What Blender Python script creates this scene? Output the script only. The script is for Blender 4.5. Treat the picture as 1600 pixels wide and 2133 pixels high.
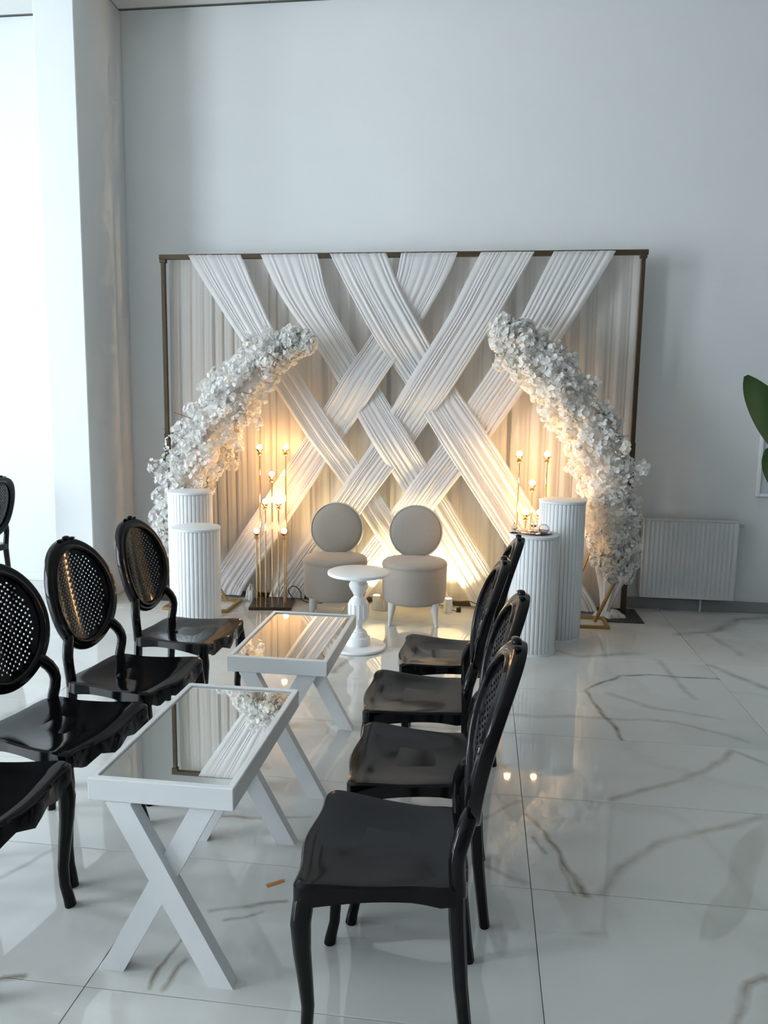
import bpy, math, random
from mathutils import Vector, Matrix

for _o in list(bpy.data.objects):
    bpy.data.objects.remove(_o, do_unlink=True)
sc = bpy.context.scene
COL = sc.collection
PI = math.pi

# ------------------------------------------------------------------ camera, sky, exposure
cam_d = bpy.data.cameras.new('camera')
cam = bpy.data.objects.new('camera', cam_d)
COL.objects.link(cam)
RIGHT = Vector((0.99173245, 0.12750459, 0.01446808))
DOWN = Vector((0.03155541, -0.13303294, -0.99060915))
FWD = Vector((-0.12438248, 0.98287579, -0.13595654))
m3 = Matrix((RIGHT, -DOWN, -FWD)).transposed()
cam.matrix_world = Matrix.Translation((0, 0, 1.53)) @ m3.to_4x4()
cam_d.sensor_fit = 'VERTICAL'
cam_d.sensor_height = 24.0
cam_d.sensor_width = 24.0 * 1600 / 2133
cam_d.lens = 24.0 * 1590.73 / 2133
cam_d.clip_start = 0.05
sc.camera = cam

world = bpy.data.worlds.new('sky')
sc.world = world
world.use_nodes = True
bg = world.node_tree.nodes['Background']
bg.inputs['Color'].default_value = (0.82, 0.915, 1.0, 1)
bg.inputs['Strength'].default_value = 15.5

sc.view_settings.view_transform = 'Standard'
sc.view_settings.look = 'None'
sc.view_settings.gamma = 1.0
sc.view_settings.use_curve_mapping = False
sc.view_settings.exposure = 0.13
sc.cycles.use_adaptive_sampling = True
sc.cycles.adaptive_threshold = 0.10
sc.cycles.adaptive_min_samples = 16
sc.cycles.caustics_reflective = False
sc.cycles.caustics_refractive = False
sc.cycles.max_bounces = 6
sc.cycles.diffuse_bounces = 3
sc.cycles.glossy_bounces = 3
sc.cycles.transmission_bounces = 6
sc.cycles.transparent_max_bounces = 5


def portal(name, loc, rot, sx, sy):
    d = bpy.data.lights.new(name, 'AREA')
    d.shape = 'RECTANGLE'
    d.size = sx
    d.size_y = sy
    d.cycles.is_portal = True
    o = bpy.data.objects.new(name, d)
    o.location = loc
    o.rotation_euler = rot
    COL.objects.link(o)


# room: x -8..4.6, y -3.6..6.05, z 0..4.52 ; window openings (off frame) in the left wall
XL, XR, YF, YB, ZC = -8.0, 4.6, -3.6, 6.05, 4.53
WIN_A = (-2.0, 0.9, 0.15, 4.2)      # y0 y1 z0 z1 of the openings in the left wall
WIN_B = (2.0, 3.7, 0.15, 3.7)
for _n, _w in (('daylight_window_a', WIN_A), ('daylight_window_b', WIN_B)):
    portal(_n, (XL + 0.02, (_w[0] + _w[1]) / 2, (_w[2] + _w[3]) / 2), (0, -PI / 2, 0), _w[3] - _w[2], _w[1] - _w[0])


# ------------------------------------------------------------------ helpers
def tag(o, label=None, cat=None, group=None, kind=None):
    if label: o['label'] = label
    if cat: o['category'] = cat
    if group: o['group'] = group
    if kind: o['kind'] = kind
    return o


def empty(name, loc=(0, 0, 0), rz=0.0):
    o = bpy.data.objects.new(name, None)
    o.empty_display_size = 0.1
    o.location = loc
    o.rotation_euler = (0, 0, rz)
    COL.objects.link(o)
    return o


def thing(name, label, cat, loc=(0, 0, 0), rz=0.0, group=None):
    return tag(empty(name, loc, rz), label, cat, group)


class MB:
    def __init__(s):
        s.v = []
        s.f = []

    def add(s, vs, fs, M=None):
        n = len(s.v)
        if M is not None:
            vs = [M @ Vector(p) for p in vs]
        s.v += [tuple(p) for p in vs]
        s.f += [tuple(i + n for i in f) for f in fs]
        return s

    def box(s, x0, x1, y0, y1, z0, z1, c=0.0, M=None):
        if c <= 0:
            vs = [(x, y, z) for z in (z0, z1) for y in (y0, y1) for x in (x0, x1)]
            return s.add(vs, [(0, 2, 3, 1), (4, 5, 7, 6), (0, 1, 5, 4), (2, 6, 7, 3), (0, 4, 6, 2), (1, 3, 7, 5)], M)
        X, Y, Z = (x0, x1), (y0, y1), (z0, z1)
        vs = []
        idx = {}
        for i in (0, 1):
            for j in (0, 1):
                for k in (0, 1):
                    for a in range(3):
                        p = [X[i] + (c if i == 0 else -c), Y[j] + (c if j == 0 else -c), Z[k] + (c if k == 0 else -c)]
                        p[a] = (X[i], Y[j], Z[k])[a]
                        idx[(i, j, k, a)] = len(vs)
                        vs.append(tuple(p))
        fs = []

        def quad(ids, nrm):
            a, b, d = Vector(vs[ids[0]]), Vector(vs[ids[1]]), Vector(vs[ids[2]])
            if (b - a).cross(d - b).dot(Vector(nrm)) < 0:
                ids = ids[::-1]
            fs.append(tuple(ids))
        for a in range(3):
            o1, o2 = [q for q in range(3) if q != a]
            for sd in (0, 1):
                ids = []
                for (u, w) in ((0, 0), (1, 0), (1, 1), (0, 1)):
                    k = [0, 0, 0]
                    k[a] = sd; k[o1] = u; k[o2] = w
                    ids.append(idx[(k[0], k[1], k[2], a)])
                n = [0, 0, 0]; n[a] = 1 if sd else -1
                quad(ids, n)
        for a in range(3):          # edges along axis a
            o1, o2 = [q for q in range(3) if q != a]
            for u in (0, 1):
                for w in (0, 1):
                    k0 = [0, 0, 0]; k0[o1] = u; k0[o2] = w
                    k1 = list(k0); k1[a] = 1
                    ids = [idx[(*k0, o1)], idx[(*k1, o1)], idx[(*k1, o2)], idx[(*k0, o2)]]
                    n = [0, 0, 0]; n[o1] = 1 if u else -1; n[o2] = 1 if w else -1
                    quad(ids, n)
        for i in (0, 1):
            for j in (0, 1):
                for k in (0, 1):
                    quad([idx[(i, j, k, 0)], idx[(i, j, k, 1)], idx[(i, j, k, 2)]], ((1 if i else -1), (1 if j else -1), (1 if k else -1)))
        return s.add(vs, fs, M)

    def tube(s, path, rad, n=10, cap=True, sq=None, M=None, up=None):
        """swept tube; rad scalar / list; sq=(a,b) gives an elliptical section scale"""
        P = [Vector(p) for p in path]
        m = len(P)
        R = rad if isinstance(rad, (list, tuple)) else [rad] * m
        vs, fs = [], []
        prev = None
        for i in range(m):
            t = (P[min(i + 1, m - 1)] - P[max(i - 1, 0)]).normalized()
            if prev is None:
                a = Vector(up) if up else (Vector((0, 0, 1)) if abs(t.z) < 0.9 else Vector((1, 0, 0)))
            else:
                a = prev
            a = (a - t * a.dot(t)).normalized()
            prev = a
            b = t.cross(a)
            sa, sb = sq if sq else (1, 1)
            for k in range(n):
                th = 2 * PI * k / n
                vs.append(P[i] + a * (math.cos(th) * R[i] * sa) + b * (math.sin(th) * R[i] * sb))
        for i in range(m - 1):
            for k in range(n):
                k2 = (k + 1) % n
                fs.append((i * n + k, i * n + k2, (i + 1) * n + k2, (i + 1) * n + k))
        if cap:
            fs.append(tuple(range(n - 1, -1, -1)))
            fs.append(tuple((m - 1) * n + k for k in range(n)))
        return s.add(vs, fs, M)

    def lathe(s, prof, n=24, M=None, cap=True):
        vs, fs = [], []
        for (r, z) in prof:
            for k in range(n):
                th = 2 * PI * k / n
                vs.append((r * math.cos(th), r * math.sin(th), z))
        for i in range(len(prof) - 1):
            for k in range(n):
                k2 = (k + 1) % n
                fs.append((i * n + k, i * n + k2, (i + 1) * n + k2, (i + 1) * n + k))
        if cap:
            fs.append(tuple(range(n - 1, -1, -1)))
            fs.append(tuple((len(prof) - 1) * n + k for k in range(n)))
        return s.add(vs, fs, M)

    def grid(s, fn, nu, nv, closed_u=False, M=None):
        vs = [fn(i / (nu if closed_u else nu - 1), j / (nv - 1)) for j in range(nv) for i in range(nu)]
        fs = []
        for j in range(nv - 1):
            for i in range(nu if closed_u else nu - 1):
                i2 = (i + 1) % nu
                fs.append((j * nu + i, j * nu + i2, (j + 1) * nu + i2, (j + 1) * nu + i))
        return s.add(vs, fs, M)

    def ball(s, c, r, n=12, m=8, M=None):
        rx, ry, rz = r if isinstance(r, (tuple, list)) else (r, r, r)
        vs = [(c[0], c[1], c[2] - rz)]
        for j in range(1, m):
            ph = -PI / 2 + PI * j / m
            for k in range(n):
                th = 2 * PI * k / n
                vs.append((c[0] + rx * math.cos(ph) * math.cos(th), c[1] + ry * math.cos(ph) * math.sin(th), c[2] + rz * math.sin(ph)))
        vs.append((c[0], c[1], c[2] + rz))
        fs = []
        for k in range(n):
            k2 = (k + 1) % n
            fs.append((0, 1 + k2, 1 + k))
            for j in range(m - 2):
                a = 1 + j * n
                fs.append((a + k, a + k2, a + n + k2, a + n + k))
            a = 1 + (m - 2) * n
            fs.append((a + k, a + k2, len(vs) - 1))
        return s.add(vs, fs, M)

    def mesh(s, name, mat, smooth=True, ang=40):
        me = bpy.data.meshes.new(name)
        me.from_pydata(s.v, [], s.f)
        if smooth:
            me.polygons.foreach_set('use_smooth', [True] * len(me.polygons))
            if ang:
                me.set_sharp_from_angle(angle=math.radians(ang))
        if mat:
            me.materials.append(mat)
        me.update()
        return me

    def build(s, name, mat, parent=None, smooth=True, ang=40, loc=None):
        o = bpy.data.objects.new(name, s.mesh(name, mat, smooth, ang))
        COL.objects.link(o)
        if parent is not None:
            o.parent = parent
        if loc:
            o.location = loc
        return o


def inst(name, me, parent=None, loc=(0, 0, 0), rot=None, scale=None):
    o = bpy.data.objects.new(name, me)
    COL.objects.link(o)
    if parent is not None:
        o.parent = parent
    o.location = loc
    if rot: o.rotation_euler = rot
    if scale: o.scale = scale
    return o


def copy_tree(o, parent=None):
    c = o.copy()
    COL.objects.link(c)
    c.parent = parent
    for ch in list(o.children):
        copy_tree(ch, c)
    return c


def rotM(axis, ang, loc=(0, 0, 0)):
    return Matrix.Translation(loc) @ Matrix.Rotation(ang, 4, axis)


# ------------------------------------------------------------------ materials
def mat(name, col, rough=0.5, metal=0.0, spec=0.5, coat=0.0, noise=0.0, nscale=20.0, bump=0.0, bscale=60.0, trans=0.0, ior=1.45, sheen=0.0):
    m = bpy.data.materials.new(name)
    m.use_nodes = True
    nt = m.node_tree
    b = nt.nodes['Principled BSDF']
    b.inputs['Base Color'].default_value = (*col, 1)
    b.inputs['Roughness'].default_value = rough
    b.inputs['Metallic'].default_value = metal
    b.inputs['Specular IOR Level'].default_value = spec
    b.inputs['Coat Weight'].default_value = coat
    b.inputs['Coat Roughness'].default_value = 0.05
    b.inputs['Transmission Weight'].default_value = trans
    b.inputs['IOR'].default_value = ior
    b.inputs['Sheen Weight'].default_value = sheen
    tc = nt.nodes.new('ShaderNodeTexCoord')
    n = nt.nodes.new('ShaderNodeTexNoise')
    n.inputs['Scale'].default_value = nscale
    n.inputs['Detail'].default_value = 4
    nt.links.new(tc.outputs['Object'], n.inputs['Vector'])
    if noise > 0:
        mx = nt.nodes.new('ShaderNodeMix')
        mx.data_type = 'RGBA'
        mx.inputs['A'].default_value = (*[c * (1 - noise) for c in col], 1)
        mx.inputs['B'].default_value = (*[min(1, c * (1 + noise)) for c in col], 1)
        nt.links.new(n.outputs['Fac'], mx.inputs['Factor'])
        nt.links.new(mx.outputs['Result'], b.inputs['Base Color'])
    if bump > 0:
        n2 = nt.nodes.new('ShaderNodeTexNoise')
        n2.inputs['Scale'].default_value = bscale
        n2.inputs['Detail'].default_value = 5
        nt.links.new(tc.outputs['Object'], n2.inputs['Vector'])
        bp = nt.nodes.new('ShaderNodeBump')
        bp.inputs['Strength'].default_value = bump
        bp.inputs['Distance'].default_value = 0.01
        nt.links.new(n2.outputs['Fac'], bp.inputs['Height'])
        nt.links.new(bp.outputs['Normal'], b.inputs['Normal'])
    return m


def cloth_mat(name, col, translucent, transp, bump=0.15, bscale=900.0):
    m = bpy.data.materials.new(name)
    m.use_nodes = True
    nt = m.node_tree
    nt.nodes.remove(nt.nodes['Principled BSDF'])
    out = nt.nodes['Material Output']
    d = nt.nodes.new('ShaderNodeBsdfDiffuse')
    t = nt.nodes.new('ShaderNodeBsdfTranslucent')
    tr = nt.nodes.new('ShaderNodeBsdfTransparent')
    d.inputs['Color'].default_value = (*col, 1)
    t.inputs['Color'].default_value = (*col, 1)
    tc = nt.nodes.new('ShaderNodeTexCoord')
    n = nt.nodes.new('ShaderNodeTexNoise')
    n.inputs['Scale'].default_value = bscale
    nt.links.new(tc.outputs['Object'], n.inputs['Vector'])
    bp = nt.nodes.new('ShaderNodeBump')
    bp.inputs['Strength'].default_value = bump
    bp.inputs['Distance'].default_value = 0.001
    nt.links.new(n.outputs['Fac'], bp.inputs['Height'])
    if bump > 0: nt.links.new(bp.outputs['Normal'], d.inputs['Normal'])
    a = nt.nodes.new('ShaderNodeMixShader')
    a.inputs[0].default_value = translucent
    nt.links.new(d.outputs[0], a.inputs[1])
    nt.links.new(t.outputs[0], a.inputs[2])
    b = nt.nodes.new('ShaderNodeMixShader')
    b.inputs[0].default_value = transp
    nt.links.new(a.outputs[0], b.inputs[1])
    nt.links.new(tr.outputs[0], b.inputs[2])
    nt.links.new((b if transp > 0 else a).outputs[0], out.inputs['Surface'])
    return m


def emit_mat(name, col, strength):
    m = bpy.data.materials.new(name)
    m.use_nodes = True
    b = m.node_tree.nodes['Principled BSDF']
    b.inputs['Base Color'].default_value = (*col, 1)
    b.inputs['Emission Color'].default_value = (*col, 1)
    b.inputs['Emission Strength'].default_value = strength
    return m


VEINS = [
  ([(0.7, 3.52), (0.66, 3.78), (0.62, 4.13), (0.84, 4.43), (1.01, 4.46), (1.4, 4.48)],0.012,1,0.90),
  ([(0.21, 2.77), (0.26, 2.66), (0.31, 2.54), (0.37, 2.32)],0.012,1,0.90),
  ([(0.22, 2.61), (0.26, 2.52)],0.008,1,0.60),
  ([(0.32, 2.46), (0.34, 2.32)],0.008,1,0.60),
  ([(0.41, 2.33), (0.53, 2.49), (0.67, 2.64), (0.75, 2.71), (0.92, 2.8), (1.1, 2.91)],0.018,1,0.45),
  ([(0.55, 2.94), (0.73, 3.07), (0.86, 3.14), (0.99, 3.24), (1.19, 3.48), (1.28, 3.35)],0.016,1,0.50),
  ([(0.74, 4.11), (0.91, 3.95), (1.23, 3.86)],0.020,0,0.40),
  ([(0.13, 3.72), (0.82, 3.78), (1.01, 3.77), (1.28, 3.6)],0.018,0,0.45),
  ([(1.13, 4.76), (1.15, 4.35), (1.18, 4.14)],0.020,0,0.50),
  ([(1.41, 4.7), (1.63, 4.33)],0.025,0,0.60),
  ([(1.39, 5.34), (1.62, 5.45), (1.93, 5.81), (2.18, 5.91)],0.035,0,0.70),
  ([(0.51, 4.85), (0.65, 4.76), (1.03, 4.86)],0.030,0,0.50),
  ([(1.62, 5.45), (1.67, 4.97)],0.025,0,0.40),
  ([(0.68, 1.84), (0.72, 1.92), (0.77, 1.99), (0.83, 2.03)],0.012,1,0.80),
  ([(0.07, 2.74), (0.19, 2.87)],0.010,1,0.50),
  ([(0.04, 2.41), (0.2, 2.35)],0.010,1,0.40),
  ([(-0.82, 1.72), (-0.82, 1.81), (-0.82, 1.94)],0.008,1,0.90),
  ([(-0.78, 1.72), (-0.76, 1.84)],0.009,1,0.80),
  ([(-0.77, 2.06), (-0.67, 2.1), (-0.56, 2.13)],0.009,1,0.70),
  ([(-0.71, 2.02), (-0.62, 2.07)],0.008,1,0.60),
  ([(-1.51, 2.13), (-1.46, 2.21), (-1.43, 2.28)],0.012,0,0.60),
  ([(-1.23, 1.71), (-1.18, 1.72)],0.012,1,0.80),
  ([(-0.93, 2.59), (-0.61, 2.62)],0.009,1,0.60),
  ([(-1.25, 3.11), (-0.86, 2.99)],0.015,0,0.30),
  ([(-0.83, 4.2), (-0.76, 4.46)],0.020,1,0.60),
  ([(-2.28, 3.27), (-2.21, 3.66)],0.030,0,0.40),
]


def marble_mat():
    m = bpy.data.materials.new('polished_marble_tile')
    m.use_nodes = True
    nt = m.node_tree
    N, L = nt.nodes, nt.links
    b = N['Principled BSDF']
    geo = N.new('ShaderNodeNewGeometry')
    n1 = N.new('ShaderNodeTexNoise')
    n1.inputs['Scale'].default_value = 3.5
    n1.inputs['Detail'].default_value = 6
    L.new(geo.outputs['Position'], n1.inputs['Vector'])
    wob = N.new('ShaderNodeVectorMath'); wob.operation = 'MULTIPLY_ADD'
    sub = N.new('ShaderNodeVectorMath'); sub.operation = 'SUBTRACT'
    L.new(n1.outputs['Color'], sub.inputs[0])
    sub.inputs[1].default_value = (0.5, 0.5, 0.5)
    L.new(sub.outputs[0], wob.inputs[0])
    wob.inputs[1].default_value = (0.12, 0.12, 0)
    L.new(geo.outputs['Position'], wob.inputs[2])
    flat = N.new('ShaderNodeVectorMath'); flat.operation = 'MULTIPLY'
    L.new(wob.outputs[0], flat.inputs[0])
    flat.inputs[1].default_value = (1, 1, 0)
    P = flat.outputs[0]
    acc = [None, None]
    for pts, w, k, s in VEINS:
        for (ax, ay), (bx, by) in zip(pts[:-1], pts[1:]):
            d = Vector((bx - ax, by - ay, 0))
            pa = N.new('ShaderNodeVectorMath'); pa.operation = 'SUBTRACT'
            L.new(P, pa.inputs[0]); pa.inputs[1].default_value = (ax, ay, 0)
            dt = N.new('ShaderNodeVectorMath'); dt.operation = 'DOT_PRODUCT'
            L.new(pa.outputs[0], dt.inputs[0]); dt.inputs[1].default_value = d / d.length_squared
            cl = N.new('ShaderNodeMath'); cl.operation = 'ADD'; cl.use_clamp = True
            L.new(dt.outputs['Value'], cl.inputs[0]); cl.inputs[1].default_value = 0
            sca = N.new('ShaderNodeVectorMath'); sca.operation = 'SCALE'
            sca.inputs[0].default_value = d
            L.new(cl.outputs[0], sca.inputs['Scale'])
            di = N.new('ShaderNodeVectorMath'); di.operation = 'DISTANCE'
            L.new(pa.outputs[0], di.inputs[0]); L.new(sca.outputs[0], di.inputs[1])
            it = N.new('ShaderNodeMath'); it.operation = 'MULTIPLY_ADD'
            L.new(di.outputs['Value'], it.inputs[0]); it.inputs[1].default_value = -s / (w * 1.6); it.inputs[2].default_value = s
            mx = N.new('ShaderNodeMath'); mx.operation = 'MAXIMUM'
            L.new(it.outputs[0], mx.inputs[0])
            if acc[k] is None: mx.inputs[1].default_value = 0
            else: L.new(acc[k], mx.inputs[1])
            acc[k] = mx.outputs[0]
    # faint general veining
    n2 = N.new('ShaderNodeTexNoise')
    n2.inputs['Scale'].default_value = 0.9
    n2.inputs['Detail'].default_value = 5
    n2.inputs['Distortion'].default_value = 0.8
    oi = N.new('ShaderNodeObjectInfo')
    of = N.new('ShaderNodeVectorMath'); of.operation = 'MULTIPLY_ADD'
    L.new(oi.outputs['Random'], of.inputs[0])
    of.inputs[1].default_value = (13, 7, 0)
    L.new(geo.outputs['Position'], of.inputs[2])
    L.new(of.outputs[0], n2.inputs['Vector'])
    rg = N.new('ShaderNodeMath'); rg.operation = 'SUBTRACT'
    L.new(n2.outputs['Fac'], rg.inputs[0]); rg.inputs[1].default_value = 0.5
    ab = N.new('ShaderNodeMath'); ab.operation = 'ABSOLUTE'
    L.new(rg.outputs[0], ab.inputs[0])
    gen = N.new('ShaderNodeMapRange')
    L.new(ab.outputs[0], gen.inputs['Value'])
    gen.inputs['From Min'].default_value = 0.0
    gen.inputs['From Max'].default_value = 0.05
    gen.inputs['To Min'].default_value = 0.13
    gen.inputs['To Max'].default_value = 0.0
    # breakup
    n3 = N.new('ShaderNodeTexNoise')
    n3.inputs['Scale'].default_value = 9
    L.new(geo.outputs['Position'], n3.inputs['Vector'])
    br = N.new('ShaderNodeMapRange')
    L.new(n3.outputs['Fac'], br.inputs['Value'])
    br.inputs['From Min'].default_value = 0.3; br.inputs['From Max'].default_value = 0.6
    br.inputs['To Min'].default_value = 0.45; br.inputs['To Max'].default_value = 1.0

    def mixc(fac, A, B):
        x = N.new('ShaderNodeMix'); x.data_type = 'RGBA'
        L.new(fac, x.inputs['Factor'])
        if isinstance(A, tuple): x.inputs['A'].default_value = (*A, 1)
        else: L.new(A, x.inputs['A'])
        x.inputs['B'].default_value = (*B, 1)
        return x.outputs['Result']

    def mul(a, c):
        x = N.new('ShaderNodeMath'); x.operation = 'MULTIPLY'
        L.new(a, x.inputs[0]); L.new(c, x.inputs[1])
        return x.outputs[0]
    n4 = N.new('ShaderNodeTexNoise')
    n4.inputs['Scale'].default_value = 1.3
    n4.inputs['Detail'].default_value = 3
    L.new(of.outputs[0], n4.inputs['Vector'])
    c = mixc(n4.outputs['Fac'], (0.74, 0.75, 0.725), (0.64, 0.655, 0.635))
    c = mixc(gen.outputs[0], c, (0.30, 0.29, 0.27))
    c = mixc(mul(acc[0], br.outputs[0]), c, (0.24, 0.24, 0.23))
    c = mixc(mul(acc[1], br.outputs[0]), c, (0.20, 0.155, 0.09))
    L.new(c, b.inputs['Base Color'])
    b.inputs['Roughness'].default_value = 0.035
    b.inputs['Specular IOR Level'].default_value = 0.9
    return m


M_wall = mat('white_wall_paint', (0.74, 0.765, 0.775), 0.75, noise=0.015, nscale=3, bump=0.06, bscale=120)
M_wall_dim = mat('bounce_cut_wall_grey', (0.36, 0.365, 0.365), 0.8, noise=0.015, nscale=3, bump=0.06, bscale=120)  # grey invented for the unseen right and front walls, weakens bounced fill light
M_ceil = mat('ceiling_board', (0.72, 0.73, 0.70), 0.9, noise=0.03, nscale=40, bump=0.1, bscale=200)
M_tbar = mat('ceiling_gap', (0.25, 0.25, 0.24), 0.8)
M_skirt = mat('grey_skirting', (0.26, 0.275, 0.275), 0.35, noise=0.08)
M_grout = mat('grout', (0.30, 0.29, 0.27), 0.9)
M_tile = marble_mat()
M_alu = mat('window_frame_paint', (0.7, 0.72, 0.74), 0.4)
M_black = mat('black_gloss_plastic', (0.004, 0.004, 0.0045), 0.09, spec=0.24, noise=0.2, nscale=8)
M_white = mat('white_satin_paint', (0.84, 0.86, 0.88), 0.35, noise=0.02)
M_mirror = mat('mirror_glass', (0.93, 0.94, 0.92), 0.015, metal=1.0)
M_mdf = mat('white_painted_slat', (0.80, 0.825, 0.84), 0.5, noise=0.02)
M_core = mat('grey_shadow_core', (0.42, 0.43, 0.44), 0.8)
M_bronze = mat('bronze_pole', (0.075, 0.055, 0.032), 0.42, metal=0.5, noise=0.25, nscale=12)
M_brass = mat('polished_brass', (0.80, 0.52, 0.24), 0.16, metal=1.0)
M_gold = mat('dull_gold_tube', (0.36, 0.22, 0.08), 0.45, metal=0.35, noise=0.15)
M_plate = mat('dark_steel_plate', (0.06, 0.055, 0.05), 0.45, metal=0.4, noise=0.2)
M_walnut = mat('dark_lamp_base', (0.05, 0.03, 0.02), 0.35, noise=0.3, nscale=30)
M_velvet = mat('greige_velvet', (0.37, 0.335, 0.295), 0.85, sheen=0.25, noise=0.05, nscale=60, bump=0.15, bscale=500)
M_piping = mat('cream_piping', (0.62, 0.57, 0.50), 0.7)
M_legw = mat('white_chair_leg', (0.66, 0.65, 0.63), 0.4)
M_strip = cloth_mat('white_chiffon', (0.84, 0.84, 0.85), 0.35, 0.0)
M_sheer = cloth_mat('ivory_sheer', (0.78, 0.755, 0.72), 0.40, 0.0)
M_heap = cloth_mat('crumpled_chiffon', (0.78, 0.76, 0.73), 0.3, 0.0)
M_bulb = emit_mat('glowing_bulb', (1.0, 0.55, 0.22), 140.0)
M_upl = emit_mat('uplight_lens', (1.0, 0.80, 0.45), 40.0)
M_glass = mat('clear_glass', (1, 1, 1), 0.02, trans=1.0, ior=1.48)
M_leaf = mat('dark_green_leaf', (0.018, 0.045, 0.008), 0.42, noise=0.35, nscale=9)
M_stalk = mat('green_stalk', (0.08, 0.13, 0.03), 0.5, noise=0.2)
M_pot = mat('white_pot', (0.7, 0.7, 0.7), 0.4)
M_soil = mat('potting_soil', (0.05, 0.035, 0.025), 0.95, noise=0.3)
M_cable = mat('black_cable', (0.015, 0.015, 0.015), 0.5)
M_scrap = mat('orange_paper', (0.62, 0.25, 0.07), 0.7)
M_rad = mat('shaded_radiator_enamel', (0.60, 0.62, 0.63), 0.35)  # white enamel greyed, the backdrop's shadow is put into the colour
M_pic = mat('pale_print', (0.60, 0.64, 0.68), 0.5, noise=0.06, nscale=5)
M_twig = mat('brown_twig', (0.10, 0.06, 0.035), 0.8)
M_chrome = mat('brushed_valve', (0.45, 0.46, 0.47), 0.3, metal=0.9)


def blossom_mat():
    m = cloth_mat('white_petal', (0.9, 0.9, 0.88), 0.48, 0.0, bump=0.0)
    nt = m.node_tree
    oi = nt.nodes.new('ShaderNodeObjectInfo')
    geo = nt.nodes.new('ShaderNodeNewGeometry')
    ad = nt.nodes.new('ShaderNodeMath'); ad.operation = 'ADD'
    nt.links.new(oi.outputs['Random'], ad.inputs[0]); nt.links.new(geo.outputs['Random Per Island'], ad.inputs[1])
    fr = nt.nodes.new('ShaderNodeMath'); fr.operation = 'FRACT'
    nt.links.new(ad.outputs[0], fr.inputs[0])
    cr = nt.nodes.new('ShaderNodeValToRGB')
    e = cr.color_ramp.elements
    e[0].position = 0.0; e[0].color = (0.95, 0.95, 0.95, 1)
    e[1].position = 1.0; e[1].color = (0.93, 0.945, 0.90, 1)
    x = e.new(0.5); x.color = (0.955, 0.95, 0.94, 1)
    x = e.new(0.8); x.color = (0.945, 0.92, 0.86, 1)
    nt.links.new(fr.outputs[0], cr.inputs[0])
    for n in nt.nodes:
        if n.bl_idname in ('ShaderNodeBsdfDiffuse', 'ShaderNodeBsdfTranslucent'):
            nt.links.new(cr.outputs[0], n.inputs['Color'])
    return m


M_petal = blossom_mat()

# ------------------------------------------------------------------ setting
def struct(o):
    o['kind'] = 'structure'
    return o


fl = struct(MB().box(XL - 0.1, XR + 0.1, YF - 0.1, YB, -0.12, -0.004).build('floor', M_grout, smooth=False))
TX0, TY0, TW, TD, GAP = 0.2024, 1.7185, 1.2, 0.6, 0.0026
tile_me = MB().box(-TW / 2 + GAP / 2, TW / 2 - GAP / 2, -TD / 2 + GAP / 2, TD / 2 - GAP / 2, -0.010, 0.0, 0.0009).mesh('tile', M_tile, smooth=False)
for j in range(-9, 8):
    for i in range(-7, 4):
        x0, x1 = TX0 + TW * i, TX0 + TW * (i + 1)
        y0, y1 = TY0 + TD * j, TY0 + TD * (j + 1)
        if j == 7:
            y1 = YB
        x0, x1, y0 = max(x0, XL), min(x1, XR), max(y0, YF)
        if x1 - x0 < 0.05 or y1 - y0 < 0.05: continue
        inst('tile', tile_me, fl, ((x0 + x1) / 2, (y0 + y1) / 2, 0), None, ((x1 - x0) / TW, (y1 - y0) / TD, 1))

PX0, PX1, PY = -3.175, -2.875, 5.335       # pier between the main room and the side bay
struct(MB().box(XL, XR, YB, YB + 0.2, 0, ZC).build('wall_back', M_wall, smooth=False))
struct(MB().box(PX0, PX1, PY, YB, 0, ZC, 0.006).build('wall_left_pier', M_wall, smooth=False))
struct(MB().box(XR, XR + 0.2, YF, YB, 0, ZC).build('wall_right', M_wall_dim, smooth=False))
struct(MB().box(XL, XR, YF - 0.2, YF, 0, ZC).build('wall_front', M_wall_dim, smooth=False))
w = MB()
ys = [YF, WIN_A[0], WIN_A[1], WIN_B[0], WIN_B[1], YB]
for k in (0, 2, 4):
    w.box(XL - 0.2, XL, ys[k], ys[k + 1], 0, ZC)
for (y0, y1, z0, z1) in (WIN_A, WIN_B):
    w.box(XL - 0.2, XL, y0, y1, 0, z0).box(XL - 0.2, XL, y0, y1, z1, ZC)
struct(w.build('wall_left', M_wall, smooth=False))
for k, (y0, y1, z0, z1) in enumerate((WIN_A, WIN_B)):
    w = MB()
    for y in (y0 + 0.03, (y0 + y1) / 2, y1 - 0.03):
        w.box(XL - 0.12, XL - 0.06, y - 0.03, y + 0.03, z0, z1)
    for z in (z0 + 0.03, 2.9, z1 - 0.03):
        w.box(XL - 0.118, XL - 0.062, y0, y1, z - 0.03, z + 0.03)
    struct(w.build('window_%d' % (k + 1), M_alu, smooth=False))
# ceiling: dark carrier slab with boards below it
ce = struct(MB().box(XL - 0.2, XR + 0.2, YF - 0.2, YB + 0.2, ZC + 0.012, ZC + 0.15).build('ceiling', M_tbar, smooth=False))
ctile = MB().box(-0.597, 0.597, -0.597, 0.597, -0.012, 0.012, 0.003).mesh('panel', M_ceil, smooth=False)
for i in range(-5, 7):
    for j in range(0, 9):
        cx, cy = -2.5 + 1.2 * (i - 0) + 0.22, 5.42 - 1.2 * j
        if XL < cx < XR + 0.4 and YF - 0.4 < cy:
            inst('panel', ctile, ce, (cx, cy, ZC + 0.012))
# skirting
struct(MB().box(1.1, XR, YB - 0.014, YB, 0, 0.085, 0.003).build('baseboard_back', M_skirt, smooth=False))
struct(MB().box(XL, PX0, YB - 0.014, YB, 0, 0.070, 0.003).build('baseboard_bay', M_wall, smooth=False))

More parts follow.
